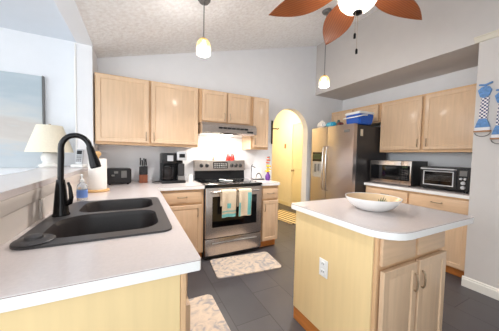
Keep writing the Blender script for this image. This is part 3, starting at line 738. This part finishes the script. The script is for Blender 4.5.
b = MB(); b.tube([(0.03, -0.045, 0.16), (0.045, -0.082, 0.16), (0.05, -0.088, 0.11), (0.042, -0.072, 0.05), (0.034, -0.056, 0.05)], 0.008, 10); b.build('handle', 'black', cf)
b = MB(); b.tube([(-0.47, -0.28, 0.919), (-0.52, -0.27, 0.918), (-0.55, -0.19, 0.918), (-0.5, -0.11, 0.918), (-0.44, -0.07, 0.918)], 0.0038, 8)
o = b.build('power_cord', 'black'); tag(o, 'thin black cord lying on the counter left of the coffee maker', 'cord')
o = MB().lathe([(0, 0), (0.03, 0), (0.032, 0.01), (0.032, 0.075), (0.028, 0.082), (0.03, 0.086), (0.03, 0.10), (0, 0.102)], (-0.085, -0.22, 0.9142), 24).build('jar', 'ceramic')
tag(o, 'small white lidded jar between the coffee maker and the stove', 'jar')

pt = thing('paper_towel_holder', 'blond wood holder with round base and knob for paper towels', 'paper towel holder', (-1.045, -0.715, 0.9142))
MB().lathe([(0, 0), (0.09, 0), (0.095, 0.005), (0.095, 0.016), (0.088, 0.022), (0, 0.022)], (0, 0, 0), 36).build('base', 'wood', pt)
b = MB(); b.cyl((0, 0, 0.021), (0, 0, 0.325), 0.011); b.build('post', 'wood', pt)
MB().lathe([(0, 0.32), (0.014, 0.322), (0.028, 0.338), (0.03, 0.355), (0.02, 0.372), (0, 0.377)], (0, 0, 0), 20).build('knob', 'wood', pt)
o = MB().lathe([(0.02, 0), (0.072, 0), (0.073, 0.003), (0.073, 0.28), (0.072, 0.283), (0.02, 0.283), (0.02, 0)], (-1.045, -0.715, 0.9368), 40).build('paper_towel_roll', 'paper')
tag(o, 'white paper towel roll on the blond wood holder', 'paper towels')

sp = thing('soap_bottle', 'clear hand soap bottle with blue label and white pump beside faucet', 'soap bottle', (-1.085, -1.165, 0.9145))
MB().lathe([(0, 0), (0.03, 0), (0.033, 0.006), (0.034, 0.08), (0.028, 0.105), (0.014, 0.118), (0.013, 0.124), (0, 0.124)], (0, 0, 0), 24).build('bottle', 'soap', sp)
MB().lathe([(0.0345, 0.022), (0.0348, 0.022), (0.0348, 0.072), (0.0345, 0.072), (0.0345, 0.022)], (0, 0, 0), 24).build('label_band', 'bluelabel', sp)
b = MB(); b.lathe([(0, 0.1245), (0.015, 0.1245), (0.015, 0.14), (0.006, 0.142), (0.005, 0.165), (0, 0.165)], (0, 0, 0), 16); b.tube([(0, 0.004, 0.168), (0, -0.02, 0.17), (0.01, -0.045, 0.164)], 0.006, 8); b.build('pump', 'white', sp)

sp.scale = (1, 1, 1.14)
ph = thing('cordless_phone', 'white cordless phone in its cradle on the bar ledge', 'phone', (-1.245, -0.405, 1.1202), R(-10))
b = MB(); b.box(-0.045, 0.045, -0.045, 0.045, 0, 0.03, 0.01, 2); b.build('cradle', 'white', ph)
b = MB(Matrix.Translation((0, 0.008, 0.03)) @ Matrix.Rotation(R(-12), 4, 'X')); b.box(-0.025, 0.025, -0.014, 0.014, -0.004, 0.135, 0.01, 2); hs = b.build('handset', 'silver', ph)
b = MB(Matrix.Translation((0, 0.008, 0.03)) @ Matrix.Rotation(R(-12), 4, 'X')); b.box(-0.018, 0.018, -0.0155, -0.0135, 0.085, 0.12, 0.002, 1); b.build('screen', 'black', hs)
b = MB(Matrix.Translation((0, 0.008, 0.03)) @ Matrix.Rotation(R(-12), 4, 'X'))
for i in range(3):
    for j in range(4): b.box(-0.018+i*0.013, -0.008+i*0.013, -0.016, -0.0135, 0.02+j*0.015, 0.03+j*0.015)
b.build('keys', 'grey', hs)

ph.scale = (1.2, 1.2, 1.15)
lp = thing('table_lamp', 'white ceramic table lamp with cream cone shade on the bar ledge', 'lamp', (-1.495, -0.30, 1.1202))
MB().lathe([(0, 0), (0.088, 0), (0.095, 0.012), (0.088, 0.03), (0.066, 0.04), (0.06, 0.055), (0.07, 0.07), (0.075, 0.10), (0.06, 0.14), (0.02, 0.165), (0.012, 0.18), (0.0, 0.18)], (0, 0, 0), 32).build('base', 'ceramic', lp)
b = MB(); b.cyl((0, 0, 0.175), (0, 0, 0.40), 0.006); b.build('stem', 'pull', lp)
MB().lathe([(0.185, 0.15), (0.188, 0.15), (0.102, 0.415), (0.099, 0.415), (0.185, 0.15)], (0, 0, 0), 48).build('lamp_shade', 'shade', lp)
MB().lathe([(0, 0.40), (0.1, 0.405), (0.1, 0.408), (0.012, 0.41), (0.01, 0.43), (0, 0.432)], (0, 0, 0), 24).build('finial', 'pull', lp)

# right of the stove
nb = thing('picture_box', 'white tile with grey arch picture on a black stand right of stove', 'picture tile', (0.93, -0.235, 0.9142), R(-10))
b = MB(Matrix.Rotation(R(-8), 4, 'X')); b.box(-0.075, 0.075, -0.02, 0.0, 0.012, 0.165, 0.003, 1); tl = b.build('tile', 'ceramic', nb)
b = MB(Matrix.Rotation(R(-8), 4, 'X')); b.prism([(0.05*math.cos(R(a))+0.012, 0.02+0.085*math.sin(R(a))) for a in range(0, 181, 15)] + [(0.035*math.cos(R(a))+0.012, 0.02+0.06*math.sin(R(a))) for a in range(180, -1, -15)], -0.022, -0.0195, 'xz'); b.build('picture', 'grey', tl)
b = MB(); b.tube([(-0.085, -0.045, 0.012), (-0.085, 0.05, 0.012), (-0.085, 0.045, 0.21), (-0.07, 0.03, 0.225)], 0.005, 8); b.tube([(0.085, -0.045, 0.012), (0.085, 0.05, 0.012)], 0.005, 8); b.tube([(-0.09, -0.04, 0.006), (0.09, -0.04, 0.006)], 0.006, 8); b.tube([(-0.09, 0.045, 0.006), (0.09, 0.045, 0.006)], 0.006, 8)
b.tube([(-0.085, 0.045, 0.20), (-0.05, 0.02, 0.19), (-0.035, 0.01, 0.17)], 0.005, 8)
b.build('stand', 'black', nb)
vs = thing('flower_vase', 'purple vase of yellow and orange flowers by the arch', 'vase', (1.035, -0.36, 0.9142))
MB().lathe([(0, 0), (0.028, 0), (0.036, 0.02), (0.038, 0.06), (0.026, 0.09), (0.016, 0.11), (0.018, 0.12), (0.015, 0.12), (0.013, 0.11), (0, 0.09)], (0, 0, 0), 24).build('vase', 'purple', vs)
b = MB()
for a in range(5): b.tube([(0, 0, 0.09), (0.012*math.cos(a*1.3), 0.012*math.sin(a*1.3), 0.2), (0.02*math.cos(a*1.3), 0.02*math.sin(a*1.3), 0.16+0.05*a)], 0.0025, 6)
b.build('stems', 'leaf', vs)
def blossom(c, r, mt):
    m = MB()
    for k in range(7):
        a = 2*PI*k/7; m.ball((c[0]+r*0.6*math.cos(a), c[1]+r*0.6*math.sin(a), c[2]+0.004*(k % 2)), (r*0.5, r*0.5, r*0.32), 10)
    m.ball((c[0], c[1], c[2]+r*0.2), r*0.4, 10); m.build('blossom', mt, vs)
for c, r, mt in (((-0.012, -0.01, 0.135), 0.036, 'yellow'), ((0.018, 0.005, 0.165), 0.034, 'yellow'), ((0.004, -0.012, 0.21), 0.036, 'yellow'), ((-0.004, 0.0, 0.26), 0.026, 'orange'), ((0.006, 0.0, 0.30), 0.028, 'orange'), ((0.002, 0.0, 0.34), 0.02, 'orange')):
    blossom(c, r, mt)
# black iron hook beside the arch
hk = MB(); hk.box(1.30, 1.326, -0.02, -0.0005, 1.48, 1.87, 0.003, 1); hk.tube([(1.315, -0.018, 1.735), (1.34, -0.05, 1.735), (1.40, -0.06, 1.73), (1.415, -0.06, 1.75)], 0.009, 8)
o = hk.build('wall_hook', 'black'); tag(o, 'black iron wall hook bar on the left edge of the arch', 'hook')
# shakers on top of the backguard
for i, (x, lab) in enumerate(((0.515, 'red salt shaker on the stove backguard, left of the two'), (0.585, 'red pepper shaker on the stove backguard, right of the two'))):
    s = thing('spice_shaker', lab, 'shaker', (x, -0.05, 1.2035), 0, 'red shakers on the stove')
    MB().lathe([(0, 0), (0.028, 0), (0.034, 0.03), (0.03, 0.06), (0.022, 0.074), (0, 0.074)], (0, 0, 0), 20).build('body', 'red', s)
    MB().lathe([(0, 0.0745), (0.022, 0.0745), (0.019, 0.088), (0.01, 0.094), (0, 0.094)], (0, 0, 0), 20).build('cap', 'red', s)
o = MB().box(0.29, 0.345, -0.065, -0.035, 1.2035, 1.285, 0.006, 2).build('recipe_holder', 'beige'); tag(o, 'small beige block standing on the stove backguard', 'ornament')

# bowl on the island
bw = thing('serving_bowl', 'large shallow white bowl with tan inside on the island', 'bowl', (0.78, -2.20, 0.9142))
MB().lathe([(0, 0.0), (0.09, 0.0), (0.105, 0.004), (0.152, 0.034), (0.178, 0.063), (0.192, 0.09), (0.1925, 0.094), (0.185, 0.0915)], (0, 0, 0), 56).build('shell', 'bowlwhite', bw)
prof = [(0.185, 0.0915), (0.170, 0.066), (0.146, 0.038), (0.10, 0.014), (0.05, 0.009), (0, 0.009)]
MB().lathe(prof, (0, 0, 0), 56).build('inside', 'bowltan', bw)
def zin(r):
    for (r1, z1), (r0, z0) in zip(prof, prof[1:]):
        if r0 <= r <= r1: return z0+(z1-z0)*(r-r0)/(r1-r0)
    return 0.075
b = MB()
for k in range(9):
    an = R(24 + (k-4)*3); rr0 = 0.13; L = 0.062 - 0.004*abs(k-4); ba = R(6)
    def f(u, v, k=k):
        sp = (k-4)*0.30
        px = 0.105 + math.cos(sp)*L*u*1.2; py = math.sin(sp)*L*u*1.1 + (v-.5)*0.013*math.sin(PI*(0.08+0.9*u))
        x = px*math.cos(ba)-py*math.sin(ba); y = px*math.sin(ba)+py*math.cos(ba)
        r = min(0.184, math.hypot(x, y)); return (x, y, zin(r)+0.0015)
    b.surf(f, 8, 2, 0.0008)
b.build('leaf_pattern', 'palmgreen', bw)

bw.scale = (0.935, 0.935, 0.96)
# ------------------------------------------------------------------ rugs
def rug(name, label, w, d, loc, rot, group, mt='rug'):
    o = MB().prism(rrect(-w/2, w/2, -d/2, d/2, 0.05), 0.0, 0.010, 'xy').build(name, mt)
    o.location = loc; o.rotation_euler = (0, 0, rot); return tag(o, label, 'mat', group)
rug('kitchen_mat', 'beige and grey patterned mat on the floor before the stove', 0.76, 0.44, (0.42, -0.905, 0.0005), R(-6), 'patterned kitchen mats')
rug('kitchen_mat', 'beige and grey patterned mat beside the sink counter end', 0.44, 0.76, (-0.335, -1.67, 0.0005), R(0), 'patterned kitchen mats')
o = rug('hall_mat', 'cream and brown striped mat on the hall floor beyond the arch', 0.62, 0.95, (2.12, 0.62, 0.0005), R(8), None, 'hallrug'); 

# ------------------------------------------------------------------ wall plates
def plate(name, label, cat, mtx, mt, w=0.075, h=0.118, toggle=False):
    r = thing(name, label, cat); r.matrix_world = mtx
    MB().box(-w/2, w/2, -0.006, 0, -h/2, h/2, 0.003, 1).build('cover_plate', mt, r)
    if toggle:
        MB().box(-0.006, 0.006, -0.014, -0.0055, -0.012, 0.012, 0.002, 1).build('toggle', mt, r)
    else:
        for z in (-0.026, 0.026):
            s = MB(); s.box(-0.016, 0.016, -0.0085, -0.0055, z-0.017, z+0.017, 0.003, 1); so = s.build('socket', mt, r)
            s = MB()
            for x in (-0.007, 0.007): s.box(x-0.0015, x+0.0015, -0.0095, -0.008, z-0.002, z+0.009)
            s.build('slots', 'black', so)
    return r
plate('wall_outlet', 'white electrical outlet on the yellow side of the island', 'outlet', Matrix.Translation((0.3855, -2.15, 0.545)) @ Matrix.Rotation(-PI/2, 4, 'Z'), 'white')
plate('wall_thermostat', 'small tan switch plate on the hall wall left of door', 'switch', Matrix.Translation((2.7595, 1.60, 1.54)) @ Matrix.Rotation(-PI/2, 4, 'Z'), 'brown_band', toggle=True)

# ------------------------------------------------------------------ painting
pa = thing('canvas_painting', 'large pale blue and sand seascape canvas on living room wall', 'painting', (-2.425, -0.002, 0))
MB().box(-0.80, 0.80, -0.033, 0.0, 1.10, 2.079, 0.003, 1).build('canvas', 'canvas', pa)
MB().box(0.8005, 0.815, -0.036, 0.0, 1.095, 2.084, 0.002, 1).build('frame_edge', 'grey', pa)

# ------------------------------------------------------------------ pendants and fan
def pendant(label, x, y, zb, first=True):
    zc = CEIL(x); r = thing('pendant_lamp', label, 'pendant lamp', (x, y, zb), 0, 'amber glass pendant lamps')
    g = MB(Matrix.Diagonal((1.12, 1.12, 1.08, 1))); g.lathe([(0.052, 0.0), (0.056, 0.012), (0.057, 0.05), (0.05, 0.09), (0.034, 0.118), (0.014, 0.126), (0.012, 0.123), (0.031, 0.114), (0.047, 0.088), (0.054, 0.05), (0.053, 0.012), (0.052, 0.0)], (0, 0, 0), 28); g.build('glass_shade', 'pendant_glass', r)
    b = MB(); b.lathe([(0, 0.12), (0.016, 0.122), (0.018, 0.135), (0.012, 0.15), (0, 0.152)], (0, 0, 0), 16); b.build('socket_cap', 'grey', r)
    b = MB(); b.cyl((0, 0, 0.15), (0, 0, zc-zb-0.03), 0.0045); b.build('rod', 'grey', r)
    b = MB(); b.lathe([(0, 0.0), (0.04, 0.0), (0.055, 0.02), (0.058, 0.035), (0, 0.035)], (0, 0, zc-zb-0.04), 24); b.build('canopy', 'grey', r)
    point('pendant_bulb_light', (x, y, zb+0.055), 40, (1.0, 0.97, 0.95), 0.03)
pendant('amber and white glass pendant lamp hanging near the left wall cabinets', -0.19, -1.22, 2.162)
pendant('amber and white glass pendant lamp hanging behind the ceiling fan', 1.36, -1.11, 2.15)

FX, FY, FZ = 0.80, -2.00, 2.615
fn = thing('ceiling_fan', 'ceiling fan with leaf-shaped brown wood blades and white globe light', 'ceiling fan', (FX, FY, FZ))
zc = CEIL(FX)-FZ
MB().lathe([(0, zc-0.05), (0.05, zc-0.05), (0.07, zc-0.02), (0.07, zc+0.015), (0, zc+0.015)], (0, 0, 0), 28).build('canopy', 'bronze', fn)
b = MB(); b.cyl((0, 0, 0.13), (0, 0, zc-0.04), 0.013); b.build('downrod', 'bronze', fn)
MB().lathe([(0, 0.14), (0.04, 0.14), (0.09, 0.115), (0.11, 0.07), (0.105, 0.02), (0.08, -0.01), (0.065, -0.085), (0, -0.085)], (0, 0, 0), 36).build('motor_housing', 'bronze', fn)
MB().lathe([(0.0, -0.087), (0.13, -0.087), (0.144, -0.096), (0.144, -0.118), (0.130, -0.152), (0.100, -0.185), (0.06, -0.208), (0.03, -0.216), (0, -0.218)], (0, 0, 0), 40).build('globe', 'globe', fn)
MB().lathe([(0, -0.215), (0.034, -0.2162), (0.036, -0.226), (0.018, -0.236), (0, -0.238)], (0, 0, 0), 20).build('finial', 'bronze', fn)
for (x, y, l) in ((-0.03, -0.005, 0.155), (0.015, 0.01, 0.255)):
    c = MB(); n = int(l/0.006)
    for k in range(n): c.ball((x, y, -0.234-k*0.006), 0.0024, 6)
    ch = c.build('pull_chain', 'pull', fn)
    MB().lathe([(0, 0), (0.009, 0.001), (0.0095, 0.03), (0.004, 0.04), (0, 0.04)], (x, y, -0.234-l-0.036), 12).build('pull_weight', 'bronze', ch)
DROOP = math.atan(0.125/0.70)
for k in range(5):
    a = R(-8+72*k); RM = Matrix.Rotation(a, 4, 'Z')
    br = MB(RM @ Matrix.Rotation(DROOP, 4, 'Y')); br.tube([(0.085, 0, 0.01), (0.13, 0, -0.004), (0.20, 0, -0.008)], [0.014, 0.012, 0.012], 10); br.box(0.15, 0.225, -0.03, 0.03, -0.0105, -0.0055, 0.002, 1)
    bl = MB(Matrix.Rotation(DROOP, 4, 'Y') @ Matrix.Rotation(R(10), 4, 'X'))
    def f(u, v):
        x = 0.16+0.552*u; s2 = (v-.5)*2
        wv = 0.122*math.sin(PI*min(1, 0.13+0.87*u))**0.95*(1.03-0.06*u) + 0.0012
        return (x, s2*wv, 0.004*(1-abs(s2)))
    bl.surf(f, 28, 12, 0.007)
    bo = bl.build('blade', 'fanwood', fn); bo.rotation_euler = (0, 0, a)
    br.build('blade_arm', 'bronze', fn)
point('fan_globe_light', (FX, FY, FZ-0.14), 24, (1.0, 0.95, 0.88), 0.03)

# ------------------------------------------------------------------ wall ornaments
def ornament(label, y, z):
    r = thing('wall_ornament', label, 'wall ornament', (XS-0.0005, y, z), -PI/2, 'checkered wall ornaments')
    # local x runs towards the viewer along the wall, local -y out of the wall
    b = MB(); b.prism([(-0.048, 0.40), (-0.03, 0.335), (0.0, 0.32), (0.032, 0.345), (0.046, 0.395), (0.03, 0.425), (0.005, 0.432), (-0.025, 0.425)], -0.022, 0, 'xz'); b.build('head', 'ornblue', r)
    b = MB(); b.prism([(-0.045, 0.446), (-0.01, 0.437), (0.0, 0.43), (0.01, 0.44), (0.05, 0.456), (0.045, 0.468), (0.0, 0.452), (-0.042, 0.46)], -0.018, -0.002, 'xz'); b.build('fin', 'ornblue', r)
    b = MB(); b.prism([(-0.03, 0.10), (0.025, 0.10), (0.03, 0.2), (0.03, 0.33), (-0.02, 0.33), (-0.028, 0.2)], -0.018, 0, 'xz'); b.build('body', 'checker', r)
    b = MB(); b.prism([(-0.052, 0.045), (0.05, 0.045), (0.038, 0.09), (0.022, 0.125), (-0.028, 0.125), (-0.042, 0.085)], -0.026, 0, 'xz'); b.build('skirt', 'ornblue', r)
    b = MB(); b.prism([(-0.054, 0.015), (0.052, 0.015), (0.052, 0.044), (-0.054, 0.044)], -0.024, 0, 'xz'); b.build('hem', 'ornwhite', r)
    b = MB(); b.prism([(-0.06, 0.0), (0.058, 0.0), (0.058, 0.014), (-0.06, 0.014)], -0.028, 0, 'xz'); b.build('band', 'brown_band', r)
    b = MB(); b.tube([(0.055*math.cos(R(t)), -0.012, -0.002-0.04*math.sin(R(t))) for t in range(5, 176, 10)], 0.004, 8); b.build('hoop', 'grey', r)
    return r
o1 = ornament('blue and white checkered wall ornament, the one nearer the cabinets', -2.297, 1.55)
o2 = dup(o1, (XS-0.0005, -2.415, 1.475), None, 'blue and white checkered wall ornament, the one farther from cabinets')
